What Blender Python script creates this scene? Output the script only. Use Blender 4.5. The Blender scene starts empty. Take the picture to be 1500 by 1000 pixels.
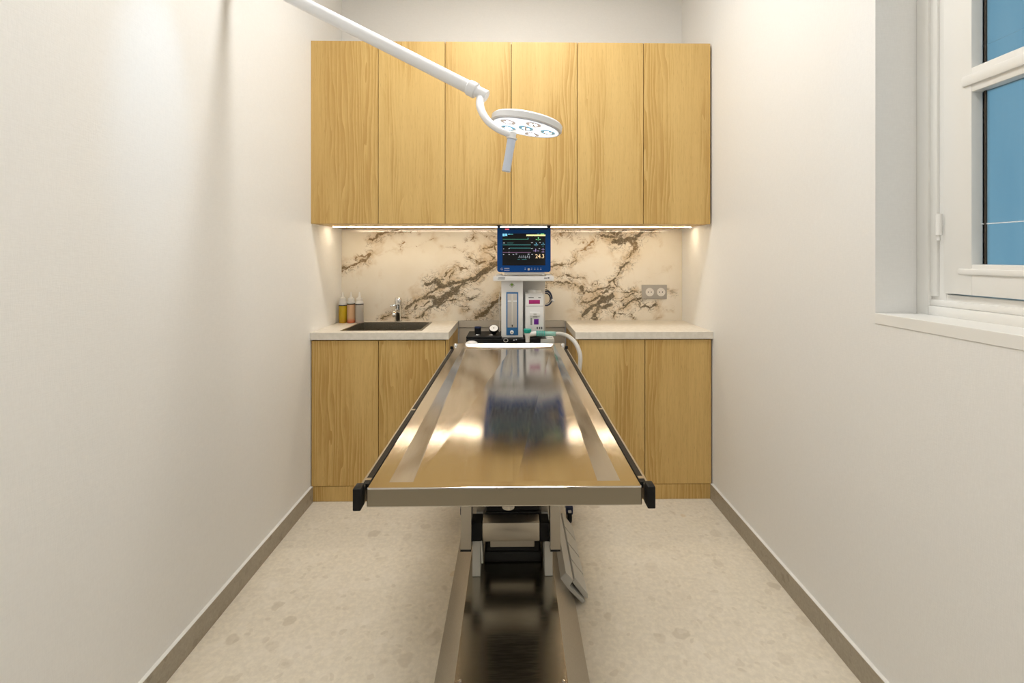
import bpy, bmesh, math, random
import numpy as np
from mathutils import Vector, Matrix
random.seed(7)
S = bpy.context.scene
C = S.collection

# ---------------------------------------------------------------- camera
F = 700.0; HOR = 376.0; VPX = 750.0; H = 1.309
YAW = math.radians(0.9)
sn, cs = math.sin(YAW), math.cos(YAW)
CX = VPX + F * math.tan(YAW)
cam = bpy.data.cameras.new('camera'); camo = bpy.data.objects.new('camera', cam); C.objects.link(camo)
cam.sensor_width = 36; cam.sensor_fit = 'HORIZONTAL'; cam.lens = 36 * F / 1500
cam.shift_x = -(CX - 750) / 1500; cam.shift_y = -(500 - HOR) / 1500
cam.clip_start = 0.02
camo.location = (0, 0, H); camo.rotation_euler = (math.pi / 2, 0, -YAW)
S.camera = camo

def P(px, py, Y=None, X=None, Z=None):
    """photo pixel -> point on the plane Y=, X= or Z= ."""
    k = (px - CX) / F
    d = Vector((k * cs + sn, -k * sn + cs, -(py - HOR) / F))
    if Y is not None: t = Y / d.y
    elif X is not None: t = X / d.x
    else: t = (Z - H) / d.z
    return Vector((0, 0, H)) + d * t

# ---------------------------------------------------------------- world, exposure
w = bpy.data.worlds.new('world'); S.world = w; w.use_nodes = True
bg = w.node_tree.nodes['Background']; bg.inputs[0].default_value = (0.30, 0.57, 0.73, 1); bg.inputs[1].default_value = 0.62
S.view_settings.view_transform = 'Standard'; S.view_settings.look = 'None'
S.view_settings.gamma = 1; S.view_settings.use_curve_mapping = False
S.view_settings.exposure = 0.07
CEIL_LIGHT = 41.0     # radiance of the ceiling diffusers
LED_STRIP = 62.0      # radiance of the strip under the wall cabinets
LAMP_LED = 45.0       # radiance of the surgical lamp's diodes

# ---------------------------------------------------------------- materials
def mat(name, col=(.8, .8, .8), rough=.5, metal=0.0, emis=None, es=0.0, trans=0.0, ior=1.45, coat=0.0, spec=.5):
    m = bpy.data.materials.new(name); m.use_nodes = True
    b = m.node_tree.nodes['Principled BSDF']
    b.inputs['Base Color'].default_value = (*col, 1)
    b.inputs['Roughness'].default_value = rough
    b.inputs['Metallic'].default_value = metal
    b.inputs['IOR'].default_value = ior
    b.inputs['Transmission Weight'].default_value = trans
    b.inputs['Coat Weight'].default_value = coat
    b.inputs['Specular IOR Level'].default_value = spec
    if emis:
        b.inputs['Emission Color'].default_value = (*emis, 1); b.inputs['Emission Strength'].default_value = es
    return m

class N:
    def __init__(s, m): s.t = m.node_tree; s.b = s.t.nodes['Principled BSDF']
    def n(s, ty, **kw):
        o = s.t.nodes.new(ty)
        for k, v in kw.items():
            if k == 'ins':
                for i, x in v.items(): o.inputs[i].default_value = x
            else: setattr(o, k, v)
        return o
    def l(s, a, b): s.t.links.new(a, b)
    def coord(s, scale=(1, 1, 1), rand=None):
        tc = s.n('ShaderNodeTexCoord'); out = tc.outputs['Object']
        if rand:
            oi = s.n('ShaderNodeObjectInfo')
            vm = s.n('ShaderNodeVectorMath', operation='SCALE'); vm.inputs[0].default_value = rand
            s.l(oi.outputs['Random'], vm.inputs['Scale'])
            ad = s.n('ShaderNodeVectorMath', operation='ADD'); s.l(out, ad.inputs[0]); s.l(vm.outputs[0], ad.inputs[1]); out = ad.outputs[0]
        mu = s.n('ShaderNodeVectorMath', operation='MULTIPLY'); s.l(out, mu.inputs[0]); mu.inputs[1].default_value = scale
        return mu.outputs[0]
    def noise(s, vec, scale, detail=4, rough=.5, dist=0):
        o = s.n('ShaderNodeTexNoise'); s.l(vec, o.inputs['Vector'])
        o.inputs['Scale'].default_value = scale; o.inputs['Detail'].default_value = detail
        o.inputs['Roughness'].default_value = rough; o.inputs['Distortion'].default_value = dist
        return o.outputs['Fac']
    def math(s, op, a, b=None, clamp=False):
        o = s.n('ShaderNodeMath', operation=op, use_clamp=clamp)
        for i, x in enumerate((a, b)):
            if x is None: continue
            if isinstance(x, (int, float)): o.inputs[i].default_value = x
            else: s.l(x, o.inputs[i])
        return o.outputs[0]
    def step(s, v, a, b, lo=0, hi=1):
        o = s.n('ShaderNodeMapRange', interpolation_type='SMOOTHSTEP'); s.l(v, o.inputs['Value'])
        for i, x in zip((1, 2, 3, 4), (a, b, lo, hi)): o.inputs[i].default_value = x
        return o.outputs[0]
    def mix(s, f, a, b, blend='MIX'):
        o = s.n('ShaderNodeMix', data_type='RGBA', blend_type=blend)
        for i, x in zip((0, 6, 7), (f, a, b)):
            if isinstance(x, (int, float)): o.inputs[i].default_value = x
            elif isinstance(x, tuple): o.inputs[i].default_value = (*x, 1)
            else: s.l(x, o.inputs[i])
        return o.outputs[2]
    def bump(s, h, strength, dist):
        o = s.n('ShaderNodeBump'); o.inputs['Strength'].default_value = strength; o.inputs['Distance'].default_value = dist
        s.l(h, o.inputs['Height']); s.l(o.outputs[0], s.b.inputs['Normal'])
    def col(s, c): s.l(c, s.b.inputs['Base Color'])

M = {}
def wall_mat(name, c):
    m = mat(name, c, .62); n = N(m)
    v = n.coord()
    wv = n.noise(n.coord((420, 420, 60)), 1, 1); wh = n.noise(n.coord((60, 60, 420)), 1, 1)
    h = n.math('ADD', wv, wh)
    n.bump(h, .10, .002)
    big = n.noise(v, 1.3, 2)
    n.col(n.mix(n.step(n.math('ADD', h, n.math('MULTIPLY', big, .6)), .9, 1.7), tuple(x * .965 for x in c), c))
    return m
M['wall'] = wall_mat('wall_paint', (.845, .84, .82))
M['ceiling'] = mat('ceiling_paint', (.87, .865, .85), .8)
M['gloss_white'] = mat('white_gloss_paint', (.83, .82, .785), .32)
n = N(M['gloss_white']); n.bump(n.noise(n.coord(), 60, 3), .08, .003)

def oak():
    m = mat('oak_veneer', (.6, .38, .14), .48); n = N(m)
    r = (13.7, 0, 7.3)
    tone = n.noise(n.coord((9, 3, .35), r), 1, 3, .55)
    wc = n.coord((1, 1, .10), r)
    wv = n.n('ShaderNodeTexWave', wave_type='BANDS', bands_direction='X', wave_profile='SAW')
    n.l(wc, wv.inputs['Vector'])
    for k, x in (('Scale', 14.0), ('Distortion', 16.0), ('Detail', 2.0), ('Detail Scale', .9), ('Detail Roughness', .6)): wv.inputs[k].default_value = x
    fib = n.noise(n.coord((300, 60, 9), r), 1, 4, .65)
    fib2 = n.noise(n.coord((90, 40, 3.0), r), 1, 3, .55)
    pore = n.step(n.noise(n.coord((420, 60, 22), r), 1, 2), .58, .74)
    patch = n.step(n.noise(n.coord((6, 3, .8), r), 1, 2), .40, .62)
    grain = n.math('MULTIPLY', wv.outputs['Fac'], patch)
    f = n.math('ADD', n.math('MULTIPLY', grain, .34), n.math('ADD', n.math('MULTIPLY', fib, .42), n.math('MULTIPLY', fib2, .24)))
    c = n.mix(n.step(f, .22, .66), (.665, .455, .170), (.480, .290, .080))
    c = n.mix(n.math('MULTIPLY', n.step(tone, .38, .68), .30), c, (.50, .30, .085))
    c = n.mix(n.math('MULTIPLY', pore, .34), c, (.30, .165, .045))
    n.col(c); n.bump(fib, .10, .001)
    return m
M['oak'] = oak()

def stone(name, base, dark, light, sc=1.0):
    m = mat(name, base, .42); n = N(m); v = n.coord((sc, sc, sc))
    wp = n.n('ShaderNodeTexNoise'); n.l(v, wp.inputs['Vector']); wp.inputs['Scale'].default_value = 16; wp.inputs['Detail'].default_value = 2
    dv = n.n('ShaderNodeVectorMath', operation='MULTIPLY_ADD'); n.l(wp.outputs['Color'], dv.inputs[0]); dv.inputs[1].default_value = (.05, .05, .05); n.l(v, dv.inputs[2])
    def chips(scale, lo, thr):
        a = n.n('ShaderNodeTexVoronoi'); n.l(dv.outputs[0], a.inputs['Vector']); a.inputs['Scale'].default_value = scale; a.inputs['Randomness'].default_value = 1
        sp = n.n('ShaderNodeSeparateColor'); n.l(a.outputs['Color'], sp.inputs[0])
        pick = n.step(sp.outputs[0], thr, thr + .03)
        near = n.step(a.outputs['Distance'], lo, lo * .75)
        return n.math('MULTIPLY', pick, near), sp.outputs[1]
    fine = n.noise(v, 55, 5, .6); mid = n.noise(v, 9, 4)
    c = n.mix(n.step(fine, .35, .7), tuple(x * .93 for x in base), tuple(min(1, x * 1.06) for x in base))
    c = n.mix(n.math('MULTIPLY', n.step(mid, .45, .75), .35), c, light)
    a, t = chips(13, .40, .78)
    c = n.mix(n.math('MULTIPLY', a, n.math('MULTIPLY', t, .6)), c, dark)
    a, t = chips(34, .45, .70)
    c = n.mix(n.math('MULTIPLY', a, n.math('MULTIPLY', t, .4)), c, dark)
    a, t = chips(24, .5, .72)
    c = n.mix(n.math('MULTIPLY', a, n.math('MULTIPLY', t, .4)), c, light)
    a, t = chips(9, .16, .86)
    c = n.mix(n.math('MULTIPLY', a, .35), c, (dark[0] * 1.15, dark[1] * .95, dark[2] * .6))
    n.col(c); n.bump(fine, .03, .001)
    return m
M['floor'] = stone('beige_stone_floor', (.76, .695, .575), (.54, .47, .36), (.84, .78, .68))
M['skirt'] = stone('stone_skirting', (.37, .325, .25), (.24, .205, .15), (.45, .40, .32), 2.2)
M['worktop'] = mat('pale_worktop', (.74, .69, .60), .38)
n = N(M['worktop']); n.col(n.mix(n.step(n.noise(n.coord(), 45, 4), .35, .7), (.70, .65, .56), (.77, .72, .635)))

def steel(name, c=(.60, .57, .525), rough=.2, aniso=(1, 1, 1), b=.02):
    m = mat(name, c, rough, 1.0); n = N(m)
    h = n.noise(n.coord(tuple(220 * a for a in aniso)), 1, 2)
    n.l(n.step(h, .25, .75, rough * .85, rough * 1.15), n.b.inputs['Roughness'])
    if b: n.bump(h, b, .0006)
    return m
M['steel_top'] = steel('brushed_steel_top', (.585, .555, .51), .125, (1, .06, 1), 0)
M['apron'] = mat('darkened_satin_apron', (.30, .265, .205), .33, 1.0)  # tabletop steel darkened on the apron to stand for a dark reflection
M['steel'] = steel('satin_steel', (.46, .42, .355), .34, (.1, 1, 1), 0)
M['steel_base'] = steel('polished_base_steel', (.50, .465, .40), .21, (.1, 1, 1), 0)
M['steel_sink'] = steel('sink_steel', (.36, .33, .27), .30)
M['chrome'] = mat('chrome', (.80, .80, .80), .07, 1)
M['black'] = mat('black_plastic', (.008, .008, .008), .45, spec=.2)
M['black_gloss'] = mat('black_gloss_panel', (.012, .012, .012), .18)
M['rubber'] = mat('dark_rubber', (.010, .009, .008), .6)
M['white'] = mat('white_enamel', (.80, .79, .775), .35)
M['offwhite'] = mat('offwhite_plastic', (.72, .70, .665), .42)
M['grey'] = mat('light_grey_plastic', (.54, .525, .48), .5)
M['midgrey'] = mat('mid_grey_plastic', (.30, .30, .29), .5)
M['lampwhite'] = mat('lamp_white', (.84, .845, .86), .3)
M['handle'] = mat('handle_sleeve', (.62, .68, .80), .35)
M['blue'] = mat('blue_case', (.003, .068, .30), .45, spec=.2)
M['navy'] = mat('navy_plastic', (.008, .02, .07), .35)
M['bluetrim'] = mat('blue_trim', (.03, .15, .36), .4)
M['magenta'] = mat('magenta_label', (.42, .02, .17), .4)
M['purple'] = mat('purple_label', (.13, .012, .25), .4)
M['teal'] = mat('teal_plastic', (.0, .33, .26), .35)
M['tealclear'] = mat('clear_teal_plastic', (.45, .80, .74), .15, trans=.6)
M['hose'] = mat('translucent_hose', (.74, .72, .68), .3, trans=.25)
M['clear'] = mat('clear_plastic', (.95, .95, .95), .08, trans=.85)
M['tubeglass'] = mat('flowmeter_window', (.52, .49, .45), .12, coat=.6)
M['glass_line'] = mat('flowmeter_tube', (.66, .62, .56), .1, coat=.5)
M['darkgap'] = mat('gap_shade', (.045, .03, .016), .7)  # painted shade, for the dark sheet behind the gaps between cabinet doors
M['niche'] = mat('niche_laminate', (.58, .54, .47), .5)
M['greytext'] = mat('grey_print', (.13, .13, .13), .6)
M['paletext'] = mat('pale_print', (.55, .6, .68), .6)
M['red'] = mat('red_indicator', (.7, .05, .08), .4, emis=(1, .2, .25), es=.7)
M['green'] = mat('green_badge', (.16, .30, .03), .5)
M['socket'] = mat('socket_plate_grey', (.40, .375, .34), .45)
M['socketin'] = mat('socket_insert', (.74, .71, .66), .4)
M['spacer'] = mat('pane_spacer', (.055, .04, .028), .5)
M['film'] = mat('white_film_line', (.75, .8, .84), .5)
def emit(name, c, s):
    return mat(name, (.02, .02, .02), .5, emis=c, es=s)
M['led'] = emit('led_strip_light', (1, .83, .60), LED_STRIP)
M['ceil_light'] = emit('ceiling_diffuser', (1, .98, .945), CEIL_LIGHT)
M['screen'] = mat('monitor_screen', (.012, .012, .013), .16, emis=(.8, .9, 1), es=.004)
for nm, c, s in (('s_green', (.25, 1, .35), .8), ('s_dgreen', (.08, .5, .28), .5), ('s_teal', (.1, .55, .52), .55), ('s_cyan', (.25, .75, 1), .95), ('s_yellow', (1, .93, .42), 1.0),
                 ('s_purple', (.72, .5, 1), .85), ('s_mauve', (.45, .22, .42), .5), ('s_orange', (1, .72, .38), 1.1), ('s_white', (.85, .92, 1), .7)):
    M[nm] = emit('screen_' + nm[2:], c, s)
M['lampface'] = mat('lamp_face', (.85, .88, .92), .25, emis=(.86, .93, 1), es=.75)
M['lampled'] = emit('lamp_diode', (.84, .92, 1), LAMP_LED)
M['lens_blue'] = mat('lens_blue', (.12, .42, .62), .15, emis=(.35, .75, 1), es=.18)
M['lens_rose'] = mat('lens_rose', (.55, .50, .49), .15, emis=(.9, .85, .9), es=.22)

def frosted():
    m = mat('frosted_pane', (.82, .90, .94), .35, trans=1.0, ior=1.2); n = N(m)
    n.col(n.mix(n.step(n.noise(n.coord((1, 6, 1)), 3, 4), .3, .8), (.80, .90, .95), (.70, .83, .90)))
    return m
M['pane'] = frosted()
def liquid(name, top, bottom, z0, z1):
    m = mat(name, top, .25, trans=.35); n = N(m)
    sp = n.n('ShaderNodeSeparateXYZ'); n.l(n.coord(), sp.inputs[0])
    n.col(n.mix(n.step(sp.outputs[2], z0, z1), bottom, top)); return m
M['liq_yellow'] = liquid('yellow_liquid', (.70, .50, .02), (.68, .40, .02), .0, .05)
M['liq_peach'] = liquid('peach_liquid', (.83, .55, .33), (.80, .22, .10), .006, .035)
M['liq_clear'] = liquid('clear_liquid', (.66, .62, .56), (.72, .58, .50), .0, .02)
M['cap'] = mat('translucent_cap', (.86, .84, .80), .35, trans=.25)

# ---------------------------------------------------------------- mesh helpers
def box(bm, x0, x1, y0, y1, z0, z1, bev=0.0, seg=1):
    x0, x1 = min(x0, x1), max(x0, x1); y0, y1 = min(y0, y1), max(y0, y1); z0, z1 = min(z0, z1), max(z0, z1)
    r = bmesh.ops.create_cube(bm, size=1)
    vs = r['verts']
    for v in vs:
        v.co = Vector(((x0 + x1) / 2 + v.co.x * (x1 - x0), (y0 + y1) / 2 + v.co.y * (y1 - y0), (z0 + z1) / 2 + v.co.z * (z1 - z0)))
    if bev:
        es = list({e for v in vs for e in v.link_edges})
        bmesh.ops.bevel(bm, geom=es, offset=bev, segments=seg, affect='EDGES', profile=.5)
    return bm
def prism(bm, poly, axis, a, b, bev=0):
    """extrude a 2D polygon along axis ('x','y','z') from a to b."""
    def m(p, t): return {'x': (t, p[0], p[1]), 'y': (p[0], t, p[1]), 'z': (p[0], p[1], t)}[axis]
    va = [bm.verts.new(m(p, a)) for p in poly]; vb = [bm.verts.new(m(p, b)) for p in poly]
    fs = [bm.faces.new(va), bm.faces.new(vb[::-1])]
    k = len(poly)
    for i in range(k): fs.append(bm.faces.new((va[i], vb[i], vb[(i + 1) % k], va[(i + 1) % k])))
    bmesh.ops.recalc_face_normals(bm, faces=fs)
    if bev:
        bmesh.ops.bevel(bm, geom=list({e for f in fs[:2] for e in f.edges}), offset=bev, segments=2, affect='EDGES')
    return bm
def frame_of(d):
    d = d.normalized(); u = Vector((0, 0, 1)) if abs(d.z) < .9 else Vector((1, 0, 0))
    a = d.cross(u).normalized(); return a, d.cross(a).normalized()
def tube(bm, pts, r, seg=14, cap=True, flat=None):
    pts = [Vector(p) for p in pts]; rings = []
    a = None
    for i, p in enumerate(pts):
        d = (pts[min(i + 1, len(pts) - 1)] - pts[max(i - 1, 0)]).normalized()
        if a is None: a, b = frame_of(d)
        else:
            a = (a - d * a.dot(d)).normalized(); b = d.cross(a)
        rr = r[i] if isinstance(r, (list, tuple)) else r
        rings.append([bm.verts.new(p + a * math.cos(t) * rr + b * math.sin(t) * rr) for t in (2 * math.pi * k / seg for k in range(seg))])
    fs = []
    for A, B in zip(rings, rings[1:]):
        for k in range(seg): fs.append(bm.faces.new((A[k], A[(k + 1) % seg], B[(k + 1) % seg], B[k])))
    if cap: fs += [bm.faces.new(rings[0][::-1]), bm.faces.new(rings[-1])]
    bmesh.ops.recalc_face_normals(bm, faces=fs)
    for f in fs: f.smooth = True
    return bm
def lathe(bm, prof, origin=(0, 0, 0), mtx=None, seg=24):
    """revolve (radius, height) pairs about local z."""
    o = Vector(origin); mtx = mtx or Matrix.Identity(3); rings = []
    for r, z in prof:
        rings.append([bm.verts.new(o + mtx @ Vector((max(r, 1e-5) * math.cos(t), max(r, 1e-5) * math.sin(t), z))) for t in (2 * math.pi * k / seg for k in range(seg))])
    fs = []
    for A, B in zip(rings, rings[1:]):
        for k in range(seg): fs.append(bm.faces.new((A[k], A[(k + 1) % seg], B[(k + 1) % seg], B[k])))
    fs += [bm.faces.new(rings[0][::-1]), bm.faces.new(rings[-1])]
    bmesh.ops.recalc_face_normals(bm, faces=fs)
    for f in fs: f.smooth = True
    return bm
def arc(pts, n=12):
    """Catmull-Rom through pts."""
    pts = [Vector(p) for p in pts]; q = [2 * pts[0] - pts[1]] + pts + [2 * pts[-1] - pts[-2]]; out = []
    for i in range(1, len(q) - 2):
        for k in range(n):
            t = k / n; a, b, c, d = q[i - 1], q[i], q[i + 1], q[i + 2]
            out.append(.5 * ((2 * b) + (c - a) * t + (2 * a - 5 * b + 4 * c - d) * t * t + (3 * b - a - 3 * c + d) * t ** 3))
    return out + [pts[-1]]
def wpos(o):
    p = Vector((0, 0, 0))
    while o: p += o.location; o = o.parent
    return p
def obj(name, bm, m, parent=None, loc=None, auto=True):
    me = bpy.data.meshes.new(name)
    off = wpos(parent) if parent else Vector((0, 0, 0))
    if loc is not None: off = Vector(loc)
    bmesh.ops.translate(bm, verts=bm.verts, vec=-off)
    bm.to_mesh(me); bm.free()
    me.materials.append(M[m] if isinstance(m, str) else m)
    if auto: me.set_sharp_from_angle(angle=math.radians(35))
    o = bpy.data.objects.new(name, me); C.objects.link(o)
    if parent:
        o.parent = parent
        if loc is not None: o.location = Vector(loc) - wpos(parent)
    elif loc is not None: o.location = loc
    return o
def nb(): return bmesh.new()
def tag(o, label=None, cat=None, group=None, kind=None):
    if label: o['label'] = label
    if cat: o['category'] = cat
    if group: o['group'] = group
    if kind: o['kind'] = kind
    return o
def thing(name, label, cat, loc, group=None, kind=None):
    o = bpy.data.objects.new(name, None); o.empty_display_size = .1; C.objects.link(o); o.location = loc
    return tag(o, label, cat, group, kind)
def bxo(name, m, parent, x0, x1, y0, y1, z0, z1, bev=0.0, seg=1):
    return obj(name, box(nb(), x0, x1, y0, y1, z0, z1, bev, seg), m, parent)
def pbox(name, m, parent, px0, py0, px1, py1, Y, th, bev=0.0, seg=2):
    """box whose front face (plane Y) covers a pixel rectangle."""
    a = P(px0, py0, Y=Y); b = P(px1, py1, Y=Y)
    return bxo(name, m, parent, a.x, b.x, Y, Y + th, b.z, a.z, bev, seg)
def text(name, s, m, parent, px, py, hpx, Y, align='CENTER', sx=1.0):
    """flat lettering on a plane facing the camera; px,py = centre, hpx = cap height in pixels."""
    cu = bpy.data.curves.new(name, 'FONT'); cu.body = s; cu.align_x = align; cu.align_y = 'CENTER'
    cu.size = hpx * Y / F / .70; cu.extrude = .0002; cu.resolution_u = 2
    o = bpy.data.objects.new(name, cu); me = bpy.data.meshes.new_from_object(o)
    bpy.data.objects.remove(o); bpy.data.curves.remove(cu)
    me.name = name
    p = P(px, py, Y=Y)
    me.transform(Matrix.Translation(p - wpos(parent)) @ Matrix.Rotation(math.pi / 2, 4, 'X') @ Matrix.Diagonal((sx, 1, 1, 1)))
    me.materials.append(M[m]); q = bpy.data.objects.new(name, me); C.objects.link(q); q.parent = parent
    return q

# ---------------------------------------------------------------- room
XL, XR, YF, YB, YN, ZC = -1.075, 1.085, 2.564, 3.04, -1.6, 3.12
def struct(o): o['kind'] = 'structure'; return o
struct(obj('floor', box(nb(), XL - .1, XR + .4, YN - .1, YB + .1, -.1, 0), 'floor'))
ceil = struct(obj('ceiling', box(nb(), XL - .1, XR + .4, YN - .1, YB + .1, ZC, ZC + .1), 'ceiling'))
struct(obj('wall_left', box(nb(), XL - .1, XL, YN, YB, 0, ZC), 'wall'))
struct(obj('wall_back', box(nb(), XL - .1, XR + .35, YB, YB + .1, 0, ZC), 'wall'))
struct(obj('wall_front', box(nb(), XL - .1, XR + .35, YN - .1, YN, 0, ZC), 'wall'))
WY0, WY1, WZ0, WZ1, WX = .22, 1.41, 1.14, 2.62, 1.222     # window opening and frame plane
bm = nb()
box(bm, XR, XR + .3, WY1, YB, 0, ZC); box(bm, XR, XR + .3, YN, WY0, 0, ZC)
box(bm, XR, XR + .3, WY0, WY1, 0, WZ0); box(bm, XR, XR + .3, WY0, WY1, WZ1, ZC)
struct(obj('wall_right', bm, 'wall'))
for side, x0, x1 in (('left', XL, XL + .013), ('right', XR - .013, XR)):
    b_ = struct(obj('baseboard_' + side, box(nb(), x0, x1, YN, YF + .004, 0, .083, .001), 'skirt'))
    obj('caulk_highlight', box(nb(), x0 if side == 'left' else x1 - .0125, x0 + .0125 if side == 'left' else x1, YN, YF, .083, .0855), 'gloss_white', b_)  # white caulk strip that also paints in the lit top edge of the baseboard
dr = struct(obj('added_door_1', box(nb(), -.48, .48, YN + .001, YN + .045, .005, 2.15, .003), mat('added_door_dark', (.035, .026, .016), .45)))  # unseen door, added to give the table apron something dark to reflect
obj('added_door_handle', tube(nb(), arc([(.40, YN + .045, 1.03), (.40, YN + .09, 1.03), (.36, YN + .095, 1.03), (.28, YN + .095, 1.03)], 5), .009, 10), 'chrome', dr)
# ceiling downlights (assumed, unseen above the frame, placed to light the room)
for (x, y, r) in ((-.19, 1.84, .178), (.19, 1.84, .178), (0, .15, .15), (0, -1.0, .20)):
    obj('downlight_ring', lathe(nb(), [(r + .012, -.001), (r + .012, -.010), (r, -.010), (r, -.001)], (x, y, ZC), seg=32), 'gloss_white', ceil)
    obj('downlight_diffuser', lathe(nb(), [(r - .001, -.001), (r - .001, -.006)], (x, y, ZC), seg=32), 'ceil_light', ceil)

for side, x, en in (('left', XL + .55, 30.0), ('right', XR - .55, 8.0)):  # unseen spots, added to imitate light the table reflects onto the side walls
    sp = obj('added_streak_spot', lathe(nb(), [(.030, -.001), (.030, -.030), (.024, -.034), (.020, -.022), (.020, -.010)], (x, 1.45, ZC), seg=24), 'gloss_white', ceil)
    li = bpy.data.lights.new('added_streak_beam', 'SPOT'); li.energy = en; li.color = (.40, .68, 1.0); li.spot_size = math.radians(17); li.spot_blend = 1.0; li.shadow_soft_size = .015
    lo = bpy.data.objects.new('added_streak_beam', li); C.objects.link(lo); lo.location = (x, 1.45, ZC - .04)
    d_ = Vector((XL - x if side == 'left' else XR - x, 0, 1.78 - (ZC - .04)))
    lo.rotation_euler = d_.to_track_quat('-Z', 'Y').to_euler()

# window on the right wall
win = thing('window_1', None, None, (WX, (WY0 + WY1) / 2, WZ0)); win['kind'] = 'structure'
YH = 1.325                   # hinge line
bm = nb()
for a, b, t in ((WX - .002, .0, 0), ):
    box(bm, WX, WX + .06, YH, WY1, WZ0, WZ1, .002); box(bm, WX, WX + .06, WY0, WY0 + .085, WZ0, WZ1, .002)
    box(bm, WX, WX + .06, WY0 + .085, YH, WZ0, 1.203, .002); box(bm, WX, WX + .06, WY0 + .085, YH, WZ1 - .07, WZ1, .002)
obj('window_frame', bm, 'gloss_white', win)
bm = nb()   # stepped moulding on the fixed frame
box(bm, WX - .014, WX + .01, YH + .045, WY1, WZ0, WZ1, .004, 2); box(bm, WX - .007, WX + .01, YH + .022, YH + .047, WZ0 + .055, WZ1, .003, 2)
box(bm, WX - .014, WX + .01, WY0, YH + .045, WZ0, WZ0 + .028, .004, 2); box(bm, WX - .007, WX + .01, WY0, YH + .046, WZ0 + .028, WZ0 + .046, .003, 2)
obj('frame_moulding', bm, 'gloss_white', win)
bxo('window_sill', 'gloss_white', win, XR - .002, WX + .02, WY0, WY1, WZ0 - .03, WZ0 + .0015, .001)
for i, (ya, yb, hinge) in enumerate(((.775, YH - .003, 1), (WY0 + .088, .77, 0))):
    sx = WX - .012
    sash = bxo('sash', 'gloss_white', win, sx, sx + .05, ya, ya + .082, 1.207, 2.548, .003, 2)
    zs = [1.207, 1.289, 1.743, 1.808, 2.20, 2.265, 2.47, 2.548]
    bm = nb(); box(bm, sx, sx + .05, yb - .082, yb, 1.207, 2.548, .003, 2)
    obj('stile', bm, 'gloss_white', sash)
    for za, zb in ((1.207, 1.289), (1.743, 1.808), (2.20, 2.265), (2.47, 2.548)):
        bm = nb(); box(bm, sx + .001, sx + .049, ya + .08, yb - .08, za, zb, .003, 2)
        if za > 1.3: box(bm, sx - .006, sx + .02, ya + .07, yb - .058, za + .018, zb - .018, .005, 2)
        else: box(bm, sx - .004, sx + .02, ya + .05, yb - .045, zb - .028, zb - .012, .004, 2)
        obj('glazing_bar', bm, 'gloss_white', sash)
    for za, zb in ((1.289, 1.743), (1.808, 2.20), (2.265, 2.47)):
        pn = obj('pane', box(nb(), sx + .030, sx + .036, ya + .082, yb - .082, za, zb), 'pane', win)
        bm = nb()
        for q in (ya + .082, yb - .082 - .005): box(bm, sx + .026, sx + .0295, q + (.008 if q > ya + .1 else 0) - (.016 if q > ya + .1 else 0), q + (.005 if q < ya + .1 else -.003), za, zb)
        obj('spacer', bm, 'spacer', pn)
        if za < 1.3: obj('film_seam', box(nb(), sx + .027, sx + .0295, ya + .083, yb - .083, 1.394, 1.3965), 'film', pn)
        elif za < 1.9: obj('film_seam', box(nb(), sx + .028, sx + .0295, ya + .083, yb - .083, 1.862, 1.8632), 'pane', pn)
    if hinge:
        for z in (1.40, 2.30):
            bm = nb(); tube(bm, [(sx - .006, YH + .004, z - .03), (sx - .006, YH + .004, z + .03)], .008, 12)
            tube(bm, [(sx - .006, YH + .006, z - .045), (sx - .006, YH + .006, z - .03)], .005, 10)
            obj('hinge', bm, 'gloss_white', win)

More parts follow.
